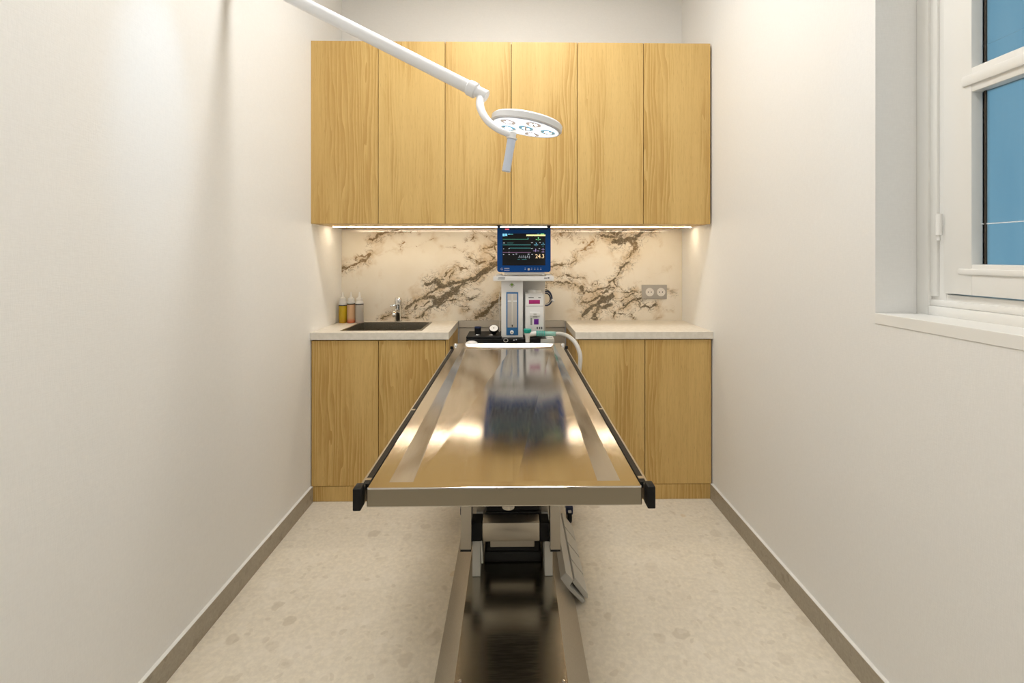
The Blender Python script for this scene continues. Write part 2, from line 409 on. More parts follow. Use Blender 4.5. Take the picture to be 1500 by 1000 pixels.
# ---------------------------------------------------------------- marble backsplash
def backsplash():
    z0, z1 = .905, 1.482; x0, x1 = XL + .001, XR - .001; Y = YB - .010; YK = YB - .001
    nx, nz = 520, 140
    xs = np.linspace(x0, x1, nx); zs = np.linspace(z0, z1, nz)
    X, Z = np.meshgrid(xs, zs)
    # veins traced as polylines: (scale, ox, oy), [(points, halfwidth, strength, tan)]
    A = (5.77, 500, 325); B = (6.67, 780, 325)
    V = [
     (A, [(480,55),(350,110),(250,170)], 9, .95, .35), (A, [(220,290),(205,315),(150,345),(70,375),(0,405)], 9, 1, .35), (A, [(110,320),(160,295),(215,285)], 7, .7, .7),
     (A, [(660,825),(700,790),(760,740),(820,700)], 9, 1, 0), (A, [(820,690),(870,640),(920,600),(970,570)], 34, 1.1, 0), (A, [(970,600),(1010,610)], 20, .9, 0),
     (A, [(960,560),(1040,525),(1110,475),(1190,430),(1240,390),(1310,350)], 15, 1.1, 0), (A, [(1060,530),(1140,490),(1220,440),(1290,380)], 8, .9, 0),
     (A, [(720,512),(780,505),(820,490),(860,520),(930,505),(1040,500)], 10, 1, 0), (A, [(810,490),(830,515),(845,540)], 26, 1, 0),
     (A, [(330,830),(390,790),(455,765)], 5, .9, .1), (A, [(520,720),(600,690),(680,650),(740,605),(810,575),(870,530)], 8, .9, .1), (A, [(670,650),(720,640)], 13, .9, 0),
     (A, [(735,640),(780,630),(830,665)], 9, .95, 0), (A, [(820,715),(860,690),(930,660),(1010,665)], 9, .95, 0), (A, [(630,740),(640,700)], 9, .8, 0),
     (A, [(540,780),(620,745),(740,690)], 4, .8, 0), (A, [(1140,825),(1200,790),(1250,740)], 24, 1.05, .15), (A, [(1245,740),(1280,690),(1345,650)], 11, .95, .1),
     (A, [(870,470),(890,430),(940,410),(1000,385),(1065,385)], 6, .8, .3), (A, [(920,470),(960,430),(1040,380)], 8, .7, .4),
     (A, [(240,275),(380,262),(490,232),(640,190),(860,120)], 5, .45, 1), (A, [(505,235),(530,185),(550,165)], 10, .6, .9),
     (A, [(1090,300),(1130,300),(1150,340),(1210,345)], 5, .85, .3), (A, [(1070,160),(1100,140),(1120,100)], 7, .7, .5), (A, [(1230,270),(1280,300)], 10, .8, .3),
     (A, [(1270,70),(1290,140),(1300,190)], 20, .65, .5), (A, [(1200,230),(1290,200),(1310,260)], 6, .8, .3), (A, [(1270,340),(1310,350)], 15, .8, .4),
     (A, [(880,210),(960,200),(1050,260),(1090,210)], 6, .5, .7), (A, [(1010,725),(1060,715),(1070,745),(1020,745)], 5, .7, 0), (A, [(1040,640),(1110,660),(1180,630)], 6, .7, 0),
     (A, [(1040,590),(1090,600),(1150,560),(1200,575)], 5, .6, 0), (A, [(330,440),(300,520),(265,600)], 6, .35, 1), (A, [(460,95),(520,80),(640,75)], 9, .5, .6),
     (A, [(510,800),(560,825)], 7, .9, 0), (A, [(1100,80),(1180,75),(1260,120)], 9, .5, .6),
     (B, [(180,110),(330,115),(450,170),(560,215)], 32, .62, .85), (B, [(600,190),(540,240),(450,295)], 15, .8, .85), (B, [(320,80),(420,75)], 14, .8, .3), (B, [(180,130),(260,150)], 15, .7, .5),
     (B, [(1155,70),(1080,100),(1000,145),(900,180),(790,185)], 27, 1.1, 0), (B, [(950,190),(1000,225),(985,285)], 24, .95, .45), (B, [(985,285),(940,330),(910,375)], 7, .9, .1),
     (B, [(935,410),(880,450),(840,520),(800,560),(740,585)], 10, .95, 0), (B, [(870,440),(850,490),(820,550)], 6, .8, .1), (B, [(800,560),(820,625),(900,675),(1025,688)], 8, .95, 0),
     (B, [(120,570),(240,590),(350,605),(460,630),(540,675),(620,690),(700,650),(740,620)], 7, .9, .1), (B, [(490,915),(550,855),(640,800),(720,735),(790,735)], 18, 1.0, 0),
     (B, [(610,935),(620,880),(660,840),(760,800)], 26, 1.0, 0), (B, [(470,755),(560,768),(640,745),(700,720)], 9, .9, .1), (B, [(690,740),(760,760),(770,720)], 16, .85, 0),
     (B, [(790,930),(850,860),(940,790),(1000,765),(1070,750)], 8, .9, 0), (B, [(1000,780),(1060,830),(1150,850),(1215,828)], 6, .85, 0), (B, [(850,780),(930,730),(990,705)], 5, .85, 0),
     (B, [(180,440),(280,430),(400,390),(430,370),(440,300)], 5, .85, .1), (B, [(200,420),(260,430)], 12, .6, .4), (B, [(210,540),(350,520),(430,545),(490,540)], 6, .75, .1), (B, [(340,530),(380,530)], 11, .7, .1),
     (B, [(600,75),(700,100),(800,105),(930,75)], 13, .8, .1), (B, [(610,140),(750,142),(860,130)], 6, .75, .1), (B, [(990,905),(1000,950)], 8, .9, .1), (B, [(1310,690),(1400,705)], 5, .7, .1),
     (B, [(1040,590),(1200,520),(1390,410)], 6, .42, .5), (B, [(400,835),(420,760),(480,705)], 5, .45, .3), (B, [(580,620),(640,600),(660,630),(610,640)], 6, .65, .1), (B, [(880,800),(910,890),(820,900)], 5, .7, 0),
     (B, [(690,700),(760,640),(800,650)], 6, .75, .1), (B, [(1200,940),(1260,935)], 7, .5, .8), (B, [(1260,845),(1340,860),(1380,820)], 5, .45, .6), (B, [(130,640),(180,620),(260,615)], 6, .7, .1),
    ]
    XG, ZG = X, Z
    def vnoise(cell, seed):
        r = np.random.RandomState(seed); gx = (XG - x0) / cell; gz = (ZG - z0) / cell
        g = r.rand(int(gz.max()) + 3, int(gx.max()) + 3); i = gx.astype(int); j = gz.astype(int); u = gx - i; v = gz - j
        u = u * u * (3 - 2 * u); v = v * v * (3 - 2 * v)
        return (g[j, i] * (1 - u) + g[j, i + 1] * u) * (1 - v) + (g[j + 1, i] * (1 - u) + g[j + 1, i + 1] * u) * v - .5
    def fbm(cell, seed): return vnoise(cell, seed) + .55 * vnoise(cell * .48, seed + 1) + .32 * vnoise(cell * .23, seed + 2) + .2 * vnoise(cell * .12, seed + 3)
    X0, Z0 = X, Z
    wx, wz = .034 * fbm(.06, 11), .026 * fbm(.06, 31); X, Z = X0 + wx, Z0 + wz
    wvar = np.clip(1 + .9 * fbm(.05, 51), .35, 1.7); svar = np.clip(1.0 + .75 * fbm(.07, 71), .45, 1.25)
    D = np.zeros(X.shape); T = np.zeros(X.shape); Hh = np.zeros(X.shape); TW = np.full(X.shape, 1e-3)
    mpp = Y / F
    for (sc, ox, oy), pts, hw, st, tan in V:
        p = [P(ox + a / sc, oy + b / sc, Y=Y) for a, b in pts]; wd = (hw / sc + .35) * mpp
        best = np.full(X.shape, 1e9)
        for a, b in zip(p, p[1:]):
            ax, az, bx_, bz = a.x, a.z, b.x, b.z; L2 = (bx_ - ax) ** 2 + (bz - az) ** 2 + 1e-12
            t = np.clip(((X - ax) * (bx_ - ax) + (Z - az) * (bz - az)) / L2, 0, 1)
            best = np.minimum(best, np.hypot(X - ax - t * (bx_ - ax), Z - az - t * (bz - az)))
        g = st * svar * np.exp(-.69 * (best / (wd * wvar)) ** 2)
        D = np.maximum(D, g)
        h = st * np.exp(-best / (wd * 1.6 + .040)); Hh = np.maximum(Hh, h)
        T += h ** 3 * tan; TW += h ** 3
    T = T / TW
    X, Z = X0, Z0
    verts = np.stack([X, np.full(X.shape, Y), Z], -1).reshape(-1, 3)
    o3 = Vector((0, YB, z0)); verts -= np.array(o3)
    idx = np.arange(nx * nz).reshape(nz, nx)
    q = np.stack([idx[:-1, :-1], idx[:-1, 1:], idx[1:, 1:], idx[1:, :-1]], -1).reshape(-1, 4)
    # sides and back so the slab has thickness
    bx = np.array([[x0, YK, z0], [x1, YK, z0], [x1, YK, z1], [x0, YK, z1]]) - np.array(o3)
    k0 = len(verts); verts = np.vstack([verts, bx])
    c = [idx[0, 0], idx[0, -1], idx[-1, -1], idx[-1, 0]]
    extra = [[int(c[i]), k0 + i, k0 + (i + 1) % 4, int(c[(i + 1) % 4])] for i in range(4)]
    me = bpy.data.meshes.new('backsplash'); me.from_pydata(verts.tolist(), [], q.tolist() + extra)
    for nm, arr in (('vein', D), ('halo', Hh), ('tan', T)):
        at = me.attributes.new(nm, 'FLOAT', 'POINT'); at.data.foreach_set('value', np.concatenate([arr.ravel(), np.zeros(4)]).astype(np.float32))
    m = mat('veined_marble', (.75, .66, .5), .06); n = N(m)
    def attr(nm): a = n.n('ShaderNodeAttribute', attribute_name=nm); return a.outputs['Fac']
    v = n.coord((1, 1, 1))
    n1 = n.noise(n.coord((1, 1, 1.25)), 26, 8, .66, 1.1); n2 = n.noise(v, 110, 5, .65)
    dv = n.math('ADD', attr('vein'), n.math('ADD', n.math('MULTIPLY', n.math('SUBTRACT', n1, .5), 1.5), n.math('MULTIPLY', n.math('SUBTRACT', n2, .5), .22)))
    dark = n.math('MULTIPLY', n.step(dv, .50, .70), n.step(n.noise(n.coord((1, 1, 1.6)), 48, 4, .6, 1.2), .30, .46, .25, 1))
    # fine web of hairlines near the veins
    w1 = n.noise(n.coord((1, 1, 1.5)), 15, 6, .6, 1.4)
    ridge = n.math('ABSOLUTE', n.math('SUBTRACT', w1, .5))
    web = n.math('MULTIPLY', n.step(ridge, .034, .006), n.step(n.math('ADD', attr('halo'), n.math('MULTIPLY', n.math('SUBTRACT', n2, .5), .35)), .34, .62))
    cloud = n.math('MULTIPLY', n.step(n.math('ADD', n.math('MULTIPLY', attr('halo'), .45), n.noise(v, 9, 6, .65, .5)), .62, 1.0), 1.0)
    c = n.mix(n.step(n.noise(v, 4, 4), .3, .75), (.83, .775, .675), (.785, .715, .60))
    c = n.mix(n.math('MULTIPLY', cloud, .7), c, (.52, .36, .18))
    vc = n.mix(attr('tan'), n.mix(n.step(n2, .35, .65), (.085, .066, .040), (.17, .135, .085)), (.33, .19, .07))
    c = n.mix(n.math('MULTIPLY', web, .68), c, vc)
    c = n.mix(n.math('MULTIPLY', dark, .92), c, vc)
    n.col(c)
    me.materials.append(m)
    o = bpy.data.objects.new('backsplash', me); C.objects.link(o); o.location = o3
    tag(o, 'cream marble backsplash slab with dark brown diagonal veins', 'backsplash')
backsplash()
# lower part of the bay between the two base cabinets
t = struct(obj('trim_1', box(nb(), -.336, .336, YB - .014, YB - .0005, .862, .903, .001), 'niche'))
t = struct(obj('trim_2', box(nb(), -.336, .336, YB - .008, YB - .0005, .0, .860, .001), 'niche'))

# ---------------------------------------------------------------- cabinets
UY = 2.572; UZ0, UZ1 = 1.486, 2.464
xl = P(455.5, 300, Y=UY).x; xr = P(1040.5, 300, Y=UY).x
seams = [xl] + [P(p, 200, Y=UY).x for p in (554, 652, 749, 845.5, 942.5)] + [xr]
labels = ['oak wall cabinet at the left end, above the sink', 'middle oak wall cabinet, behind the surgical lamp head', 'oak wall cabinet at the right end, above the sockets']
for u in range(3):
    a, b = seams[2 * u], seams[2 * u + 2]
    t = thing('wall_cabinet', labels[u], 'cabinet', ((a + b) / 2, YB, UZ0), 'oak wall cabinets in a row')
    bxo('body', 'oak', t, a + .0005, b - .0005, UY + .0222, YB, UZ0 + .001, UZ1 - .001)
    bxo('shadow_gap', 'darkgap', t, a + .002, b - .002, UY + .0205, UY + .0222, UZ0 + .004, UZ1 - .004)
    for k in (0, 1):
        p, q = seams[2 * u + k], seams[2 * u + k + 1]
        bxo('door', 'oak', t, p + (.0016 if (u or k) else 0), q - (.0016 if not (u == 2 and k == 1) else 0), UY, UY + .019, UZ0, UZ1, .0008)
if XR - xr > .003:
    pass
# LED strip under them
ls = thing('led_strip', 'long warm LED light strip under the oak wall cabinets', 'light', (0, 2.81, UZ0))
a = P(488, 332, Y=2.81).x; b = P(1012, 332, Y=2.81).x
bxo('profile', 'white', ls, a - .004, b + .004, 2.803, 2.817, UZ0 - .002, UZ0 + .001)
bxo('diffuser', 'led', ls, a, b, 2.806, 2.814, UZ0 - .0038, UZ0 - .002)

CT, CB = .905, .867
def base_cab(x0, x1, xs, side, label):
    t = thing('base_cabinet', label, 'cabinet', ((x0 + x1) / 2, YB, 0), 'oak base cabinets either side of the bay')
    fy = YF + .004
    if side < 0:   # a shallow carcass so the sink bowl hangs free
        bm = nb(); box(bm, x0, x1, fy + .022, YB - .015, 0.002, .66); box(bm, x1 - .019, x1, fy + .0221, YB - .015, .66, CB - .001); box(bm, x0, x0 + .019, fy + .0221, YB - .015, .66, CB - .001)
        box(bm, x0 + .019, x1 - .019, fy + .0221, fy + .038, .66, CB - .001)
    else:
        bm = nb(); box(bm, x0, x1, fy + .022, YB - .015, 0.002, CB - .001)
    obj('body', bm, 'oak', t)
    bxo('shadow_gap', 'darkgap', t, x0 + .002, x1 - .002, fy + .0205, fy + .022, .02, CB - .0015)
    for p, q in zip(xs, xs[1:]): bxo('door', 'oak', t, p + .0018, q - .0018, fy, fy + .019, .084, CB - .006, .0008)
    e0, e1 = (xs[-1], x1) if side < 0 else (x0, xs[0])
    bxo('end_panel', 'oak', t, e0 + .0005, e1, fy, fy + .021, .084, CB - .002, .0006)
    bxo('plinth', 'oak', t, x0, x1, fy + .002, fy + .020, 0.001, .081, .0006)
LX1 = P(656.5, 560, Y=YF).x; RX0 = P(843.5, 560, Y=YF).x
base_cab(XL + .003, LX1, [XL + .003, P(554, 600, Y=YF).x, P(652.5, 600, Y=YF).x], -1, 'oak base cabinet under the sink worktop, on the left')
base_cab(RX0, XR - .004, [P(847.5, 600, Y=YF).x, P(945, 600, Y=YF).x, XR - .006], 1, 'oak base cabinet under the right worktop, below the sockets')
# worktops
SX0, SX1, SY0, SY1 = -.938, -.492, 2.618, 2.966
bm = nb(); yb = YB - .0105
prof = (XL + .001, LX1 + .003)
x0, x1 = prof
vs = {}
def ring(z):
    o = [bm.verts.new(p) for p in ((x0, YF - .006, z), (x1, YF - .006, z), (x1, yb, z), (x0, yb, z))]
    i = [bm.verts.new(p) for p in ((SX0, SY0, z), (SX1, SY0, z), (SX1, SY1, z), (SX0, SY1, z))]
    return o, i
oT, iT = ring(CT); oB, iB = ring(CB)
for k in range(4):
    j = (k + 1) % 4
    bm.faces.new((oT[k], oT[j], iT[j], iT[k])); bm.faces.new((oB[j], oB[k], iB[k], iB[j]))
    bm.faces.new((oB[k], oB[j], oT[j], oT[k])); bm.faces.new((iB[j], iB[k], iT[k], iT[j]))
bmesh.ops.recalc_face_normals(bm, faces=bm.faces[:])
tag(obj('worktop', bm, 'worktop', loc=(0, YB, CB)), 'pale stone worktop with the sink set into it', 'worktop', 'pale worktops')
tag(obj('worktop', box(nb(), RX0 - .003, XR - .001, YF - .006, yb, CB, CT, .001), 'worktop', loc=(.7, YB, CB)), 'bare pale stone worktop under the double socket', 'worktop', 'pale worktops')

# sink
sk = thing('sink', 'square stainless steel sink set into the left worktop', 'sink', ((SX0 + SX1) / 2, (SY0 + SY1) / 2, .72))
bm = nb(); d = .0015
o = [(SX0 + d, SY0 + d), (SX1 - d, SY0 + d), (SX1 - d, SY1 - d), (SX0 + d, SY1 - d)]
fl = .014
i = [(SX0 + fl, SY0 + fl), (SX1 - fl, SY0 + fl), (SX1 - fl, SY1 - fl), (SX0 + fl, SY1 - fl)]
zt = CT + .0018
O = [bm.verts.new((*p, CT - .0005)) for p in o]; O2 = [bm.verts.new((*p, zt)) for p in o]; I = [bm.verts.new((*p, zt)) for p in i]
i2 = [(p[0] * .96 + .04 * (SX0 + SX1) / 2, p[1] * .96 + .04 * (SY0 + SY1) / 2) for p in i]
J = [bm.verts.new((*p, .735)) for p in i2]
U = [bm.verts.new((*p, .732)) for p in i2]
for k in range(4):
    j = (k + 1) % 4
    bm.faces.new((O[k], O[j], O2[j], O2[k])); bm.faces.new((O2[k], O2[j], I[j], I[k])); bm.faces.new((I[k], I[j], J[j], J[k]))
bm.faces.new(J)
bmesh.ops.recalc_face_normals(bm, faces=bm.faces[:])
bmesh.ops.bevel(bm, geom=[e for e in bm.edges if abs(e.verts[0].co.z - e.verts[1].co.z) > .1], offset=.02, segments=4, affect='EDGES')
obj('bowl', bm, 'steel_sink', sk)
obj('drain', lathe(nb(), [(.038, 0), (.038, .003), (.03, .004), (.028, .001), (.0, .001)], ((SX0 + SX1) / 2, 2.80, .7352)), 'chrome', sk)

# faucet
fp = P(583.3, 470, Y=2.992); fx, fy = fp.x, 2.992
fa = thing('faucet', 'chrome single lever mixer tap behind the sink', 'faucet', (fx, fy, CT))
obj('body', lathe(nb(), [(.024, 0), (.024, .004), (.0195, .007), (.0185, .10), (.020, .104), (.020, .112)], (fx, fy, CT + .0003)), 'chrome', fa)
obj('spout', tube(nb(), arc([(fx, fy - .005, CT + .062), (fx, fy - .05, CT + .073), (fx, fy - .095, CT + .068), (fx, fy - .108, CT + .048)], 6), [.0125] * 18 + [.0105], 14), 'chrome', fa)
lv = obj('lever', lathe(nb(), [(.0205, .112), (.0215, .125), (.0215, .142), (.017, .149), (0, .150)], (fx, fy, CT)), 'chrome', fa)
bm = nb(); tube(bm, arc([(fx - .012, fy, CT + .102), (fx - .03, fy - .008, CT + .101), (fx - .046, fy - .018, CT + .100)], 4), [.007] * 4 + [.0065] * 5, 10); obj('lever_arm', bm, 'chrome', lv)

# squeeze bottles
def bottle(px, m, band, label, yb_=2.945):
    c = P(px, 471.5, Y=yb_); x, y = c.x, yb_; r = .0243
    t = thing('squeeze_bottle', label, 'bottle', (x, y, CT), 'squeeze bottles beside the sink')
    obj('body', lathe(nb(), [(r * .92, .0003), (r, .004), (r, band - .002), (r, band)], (x, y, CT), seg=28), m, t)
    obj('level_band', lathe(nb(), [(r * 1.005, band), (r * 1.005, band + .006)], (x, y, CT), seg=28), 'black', t)
    sh = obj('shoulder', lathe(nb(), [(r * .985, band + .006), (r * .985, .122), (r * .9, .130), (.018, .134)], (x, y, CT), seg=28), 'cap', t)
    obj('nozzle', lathe(nb(), [(.019, .134), (.019, .150), (.012, .154), (.0075, .158), (.003, .188), (.0, .189)], (x, y, CT), seg=24), 'cap', t)
bottle(502.3, 'liq_yellow', .104, 'clear squeeze bottle of yellow liquid, nearest the left wall')
bottle(514.3, 'liq_peach', .113, 'clear squeeze bottle of peach liquid, middle of three')
bottle(526.6, 'liq_clear', .111, 'squeeze bottle of colourless liquid, nearest the tap')

# double socket
yo = YB - .010
so = thing('wall_socket', 'grey double wall socket on the marble backsplash', 'socket', P(958.7, 427, Y=yo))
pbox('plate', 'socket', so, 940.3, 417, 977, 437.6, yo - .009, .009, .002)
for px in (951.2, 967.6):
    c = P(px, 427.5, Y=yo)
    R = Matrix.Rotation(math.pi / 2, 3, 'X')
    s_ = obj('socket_insert', lathe(nb(), [(.0265, .004), (.0265, .0125), (.0248, .0125), (.0238, .0098), (0, .0096)], c, R), 'socketin', so)
    for dx in (-.0095, .0095):
        obj('pin_hole', lathe(nb(), [(.0036, .0094), (.0036, .0102)], c + Vector((dx, 0, 0)), R, 10), 'black', s_)
    obj('earth_pin', lathe(nb(), [(.0024, .009), (.0024, .0155)], c + Vector((0, 0, .0105)), R, 10), 'chrome', s_)

# ---------------------------------------------------------------- operating table
TX, TZ, TY0, TY1, TW = -.0135, .868, .915, 2.445, .264
tb = thing('operating_table', 'stainless steel veterinary operating table with recessed top and black side rails', 'operating table', (TX, 1.70, 0))
bm = nb()
def R4(x0, x1, y0, y1, z): return [bm.verts.new(p) for p in ((x0, y0, z), (x1, y0, z), (x1, y1, z), (x0, y1, z))]
dpf, dpn, vdf, vdn = .014, .036, .002, .016      # depth of the pan far / near, extra depth of the valley
O = R4(TX - TW, TX + TW, TY0, TY1, TZ); ix = .037; iy0, iy1 = TY0 + .024, TY1 - .012
I = R4(TX - TW + ix, TX + TW - ix, iy0, iy1, TZ)
Fv = [bm.verts.new(p) for p in ((TX - TW + ix + dpn * .9, iy0 + dpn, TZ - dpn), (TX + TW - ix - dpn * .9, iy0 + dpn, TZ - dpn), (TX + TW - ix - dpf, iy1 - dpf, TZ - dpf), (TX - TW + ix + dpf, iy1 - dpf, TZ - dpf))]
c0 = bm.verts.new((TX + .015, iy0 + dpn + vdn, TZ - dpn - vdn)); c1 = bm.verts.new((TX + .015, iy1 - dpf - vdf, TZ - dpf - vdf))
UB = .052
Bt = R4(TX - TW, TX + TW, TY0, TY1, TZ - .037)
B2 = R4(TX - TW + .012, TX + TW - .012, TY0 + .012, TY1 - .012, TZ - .037); B3 = R4(TX - TW + .04, TX + TW - .04, TY0 + .03, TY1 - .03, TZ - UB)
for k in range(4):
    j = (k + 1) % 4
    bm.faces.new((O[k], O[j], I[j], I[k])); bm.faces.new((Bt[k], Bt[j], O[j], O[k])); bm.faces.new((Bt[k], Bt[j], B2[j], B2[k])); bm.faces.new((B2[k], B2[j], B3[j], B3[k]))
bm.faces.new((I[1], I[2], Fv[2], Fv[1])); bm.faces.new((I[3], I[0], Fv[0], Fv[3]))
for f_ in ((I[0], I[1], Fv[1], c0, Fv[0]), (I[2], I[3], Fv[3], c1, Fv[2]), B3[::-1]): bm.faces.new(f_)
for f_ in ((Fv[0], c0, c1, Fv[3]), (c0, Fv[1], Fv[2], c1)): bm.faces.new(f_)
bmesh.ops.recalc_face_normals(bm, faces=bm.faces[:])
oe = [e for e in bm.edges if all(v in O + Bt for v in e.verts)]
bmesh.ops.bevel(bm, geom=oe, offset=.0022, segments=2, affect='EDGES', profile=.5)
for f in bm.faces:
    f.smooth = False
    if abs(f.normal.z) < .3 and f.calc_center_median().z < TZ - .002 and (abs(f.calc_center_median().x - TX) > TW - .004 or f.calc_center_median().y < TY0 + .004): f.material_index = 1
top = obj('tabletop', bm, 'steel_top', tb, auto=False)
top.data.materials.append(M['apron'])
text('rim_lettering', 'LMR', 'white', top, 750.5, 510.2, 4.2, TY1 - .034, sx=1.3)
obj('drain_cap', lathe(nb(), [(.0135, 0), (.0135, .002), (.010, .0045), (0, .0052)], (TX + .006, .992, TZ - .0493)), 'white', tb)  # plain white instead of chrome, painting in the drain's bright glint
obj('drain_spout', tube(nb(), [(TX + .006, .985, TZ - .05), (TX + .006, .985, .793)], .0125, 20), 'steel', tb)
# side rails
for s in (-1, 1):
    xa = TX + s * (TW + .006)
    ry1 = 2.30
    rail = bxo('side_rail', 'steel', tb, xa, xa + s * .0105, .925, ry1, TZ - .034, TZ + .0005, .001)
    bxo('rail_slot', 'black', rail, xa - s * .0058, xa + s * .0055, .93, ry1 - .01, TZ - .010, TZ + .0012)
    bxo('rail_end_cap', 'black', rail, xa + s * .0005, xa + s * .0155, .900, .926, TZ - .036, TZ + .006, .002, 2)
    bxo('rail_stop', 'black', rail, xa - s * .002, xa + s * .012, ry1 - .012, ry1, TZ - .002, TZ + .012, .002, 2)
    bxo('rail_joint', 'steel', rail, xa - s * .005, xa + s * .006, 1.375, 1.385, TZ - .009, TZ + .0016)
    bxo('rail_joint', 'steel', rail, xa - s * .005, xa + s * .006, .945, .955, TZ - .009, TZ + .0016)
    kb = obj('rail_clamp', lathe(nb(), [(.010, -.012), (.010, .004), (.006, .010), (.0, .011)], (xa - s * .003, 2.385, TZ + .0), seg=14), 'chrome', tb)
# undercarriage
def Q(px, py, Y): return P(px, py, Y=Y)
YU = 1.74
bm = nb(); a = Q(688, 742, YU + .20); b = Q(807, 760, YU + .20)
box(bm, a.x - .02, b.x + .02, YU + .20, YU + .215, b.z - .01, TZ - .05, .001); box(bm, TX - .2, TX + .2, 1.2, 2.3, TZ - .075, TZ - UB - .0005, .001)
obj('top_support', bm, 'steel', tb)
for (p0, p1) in ((674.5, 690), (806.5, 821)):
    a = Q(p0, 740, YU - .03); b = Q(p1, 805, YU - .03)
    ztop = TZ - .056
    poly = [(YU - .03, b.z), (YU + .03, b.z), (YU + .095, ztop), (YU + .035, ztop)]
    ar = obj('lift_arm', prism(nb(), poly, 'x', a.x, b.x), 'steel', tb)
    bxo('arm_end_cap', 'rubber', ar, a.x - .0005, b.x + .0005, YU - .031, YU + .031, b.z - .006, b.z + .001)
a = Q(706.5, 766, YU); b = Q(790.5, 792.5, YU)
cb = bxo('cross_beam', 'steel', tb, a.x, b.x, YU, YU + .06, b.z, a.z, .003, 2)
for (p0, p1) in ((690.5, 706), (791, 804.5)):
    c = Q(p0, 765, YU); d = Q(p1, 793, YU)
    bxo('beam_block', 'black', cb, c.x, d.x, YU - .002, YU + .062, d.z, c.z, .002)
bz = Q(706, 765, YU).z
for (p0, p1) in ((694, 706), (796, 805)):
    c = Q(p0, 760, YU + .07); d = Q(p1, 765, YU + .07)
    bxo('slide_pad', 'white', cb, c.x, d.x, YU + .062, YU + .074, d.z, c.z)
a = Q(718, 794, YU + .06); b = Q(783, 801, YU + .06)
bxo('lower_beam', 'steel', tb, a.x, b.x, YU + .060, YU + .074, b.z, b.z + .035, .002)
BZ = .148
for (p0, p1) in ((692, 703.5), (798, 809.5)):
    c = Q(p0, 793, YU - .004); d = Q(p1, 831, YU - .004)
    pl = bxo('slide_post', 'grey', tb, c.x, d.x, YU - .004, YU + .20, BZ + .001, c.z, .001)
a = Q(708, 795, YU + .06); b = Q(795, 840, YU + .06)
bm = nb(); zz = BZ + .001
for k in range(15):
    z0_ = BZ + .001 + k * .038; ins = .006 if k % 2 else 0
    box(bm, a.x + .003 + ins, b.x - .003 - ins, YU + .075 + ins, YU + .40 - ins, z0_, z0_ + .038, .004)
obj('bellows', bm, 'rubber', tb)
bm = nb(); box(bm, TX - .11, TX + .11, YU + .12, YU + .36, BZ + .572, TZ - .0755); obj('lift_column', bm, 'steel', tb)
c = Q(706.5, 792, YU - .006); d = Q(706.5, 823, YU - .006)
obj('release_lever', tube(nb(), [(c.x - .004, YU - .008, c.z), (c.x + .001, YU - .010, d.z)], .0035, 10), 'grey', tb)
# base: raised cover with sloping flanks
bxc = .0
BY0, BY1 = .95, 2.25
bi0 = P(665, 1000, Z=BZ).x; bi1 = P(832.5, 1000, Z=BZ).x
bo0 = P(636, 1000, Z=.03).x; bo1 = P(864, 1000, Z=.03).x
bm = nb()
prism(bm, [(bo0, .004), (bo1, .004), (bo1, .03), (bi1, BZ - .004), (bi0, BZ - .004), (bo0, .03)], 'y', BY0, BY1, .003)
bs = obj('base', bm, 'steel', tb)
obj('base_cover', box(nb(), bi0, bi1, BY0 + .004, BY1 - .004, BZ - .0038, BZ, .0006), 'steel_base', bs)
for px in (674, 825):
    p = P(px, 997, Z=BZ)
    obj('screw', lathe(nb(), [(.0045, 0), (.004, .0018), (0, .0022)], (p.x, p.y, BZ), seg=12), 'chrome', bs)

# ---------------------------------------------------------------- foot pedal bar
py0, py1 = 1.79, 2.27
fpd = thing('foot_pedal', 'grey four-pedal foot control leaning against the table base', 'foot pedal', (.24, 2.03, 0))
hx, hz = .178, .100          # upper edge
lx, lz = .268, .010          # lower edge
ux, uz = lx - hx, lz - hz; L = math.hypot(ux, uz); ux /= L; uz /= L; nx_, nz_ = -uz, ux      # along slope, outward normal
def SL(a, h): return (hx + ux * a + nx_ * h, hz + uz * a + nz_ * h)
obj('housing', prism(nb(), [SL(0, -.004), SL(L, -.004), SL(L, .008), SL(.046, .008), SL(.040, .034), SL(0, .034)], 'y', py0, py1 + .01, .0015), 'grey', fpd)
ys = [1.796, 1.912, 2.023, 2.142, 2.268]
for a, b in zip(ys, ys[1:]):
    obj('pedal', prism(nb(), [SL(.044, .022), SL(L - .002, .012), SL(L + .006, .020), SL(L - .004, .030), SL(.044, .040)], 'y', a + .0035, b - .0035, .003), 'grey', fpd)
bm = nb(); tube(bm, arc([SLp for SLp in ((hx - .002, 1.86, hz - .02), (hx - .02, 1.85, hz + .03), (hx - .035, 1.87, hz + .045))], 5), .004, 8); obj('cable', bm, 'offwhite', fpd)

# ---------------------------------------------------------------- anaesthesia machine
YM = 2.74
ZB = .857
am = thing('anaesthesia_machine', 'white anaesthesia machine with flowmeter tower in the bay between base cabinets', 'anaesthesia machine', (.03, 2.80, 0))
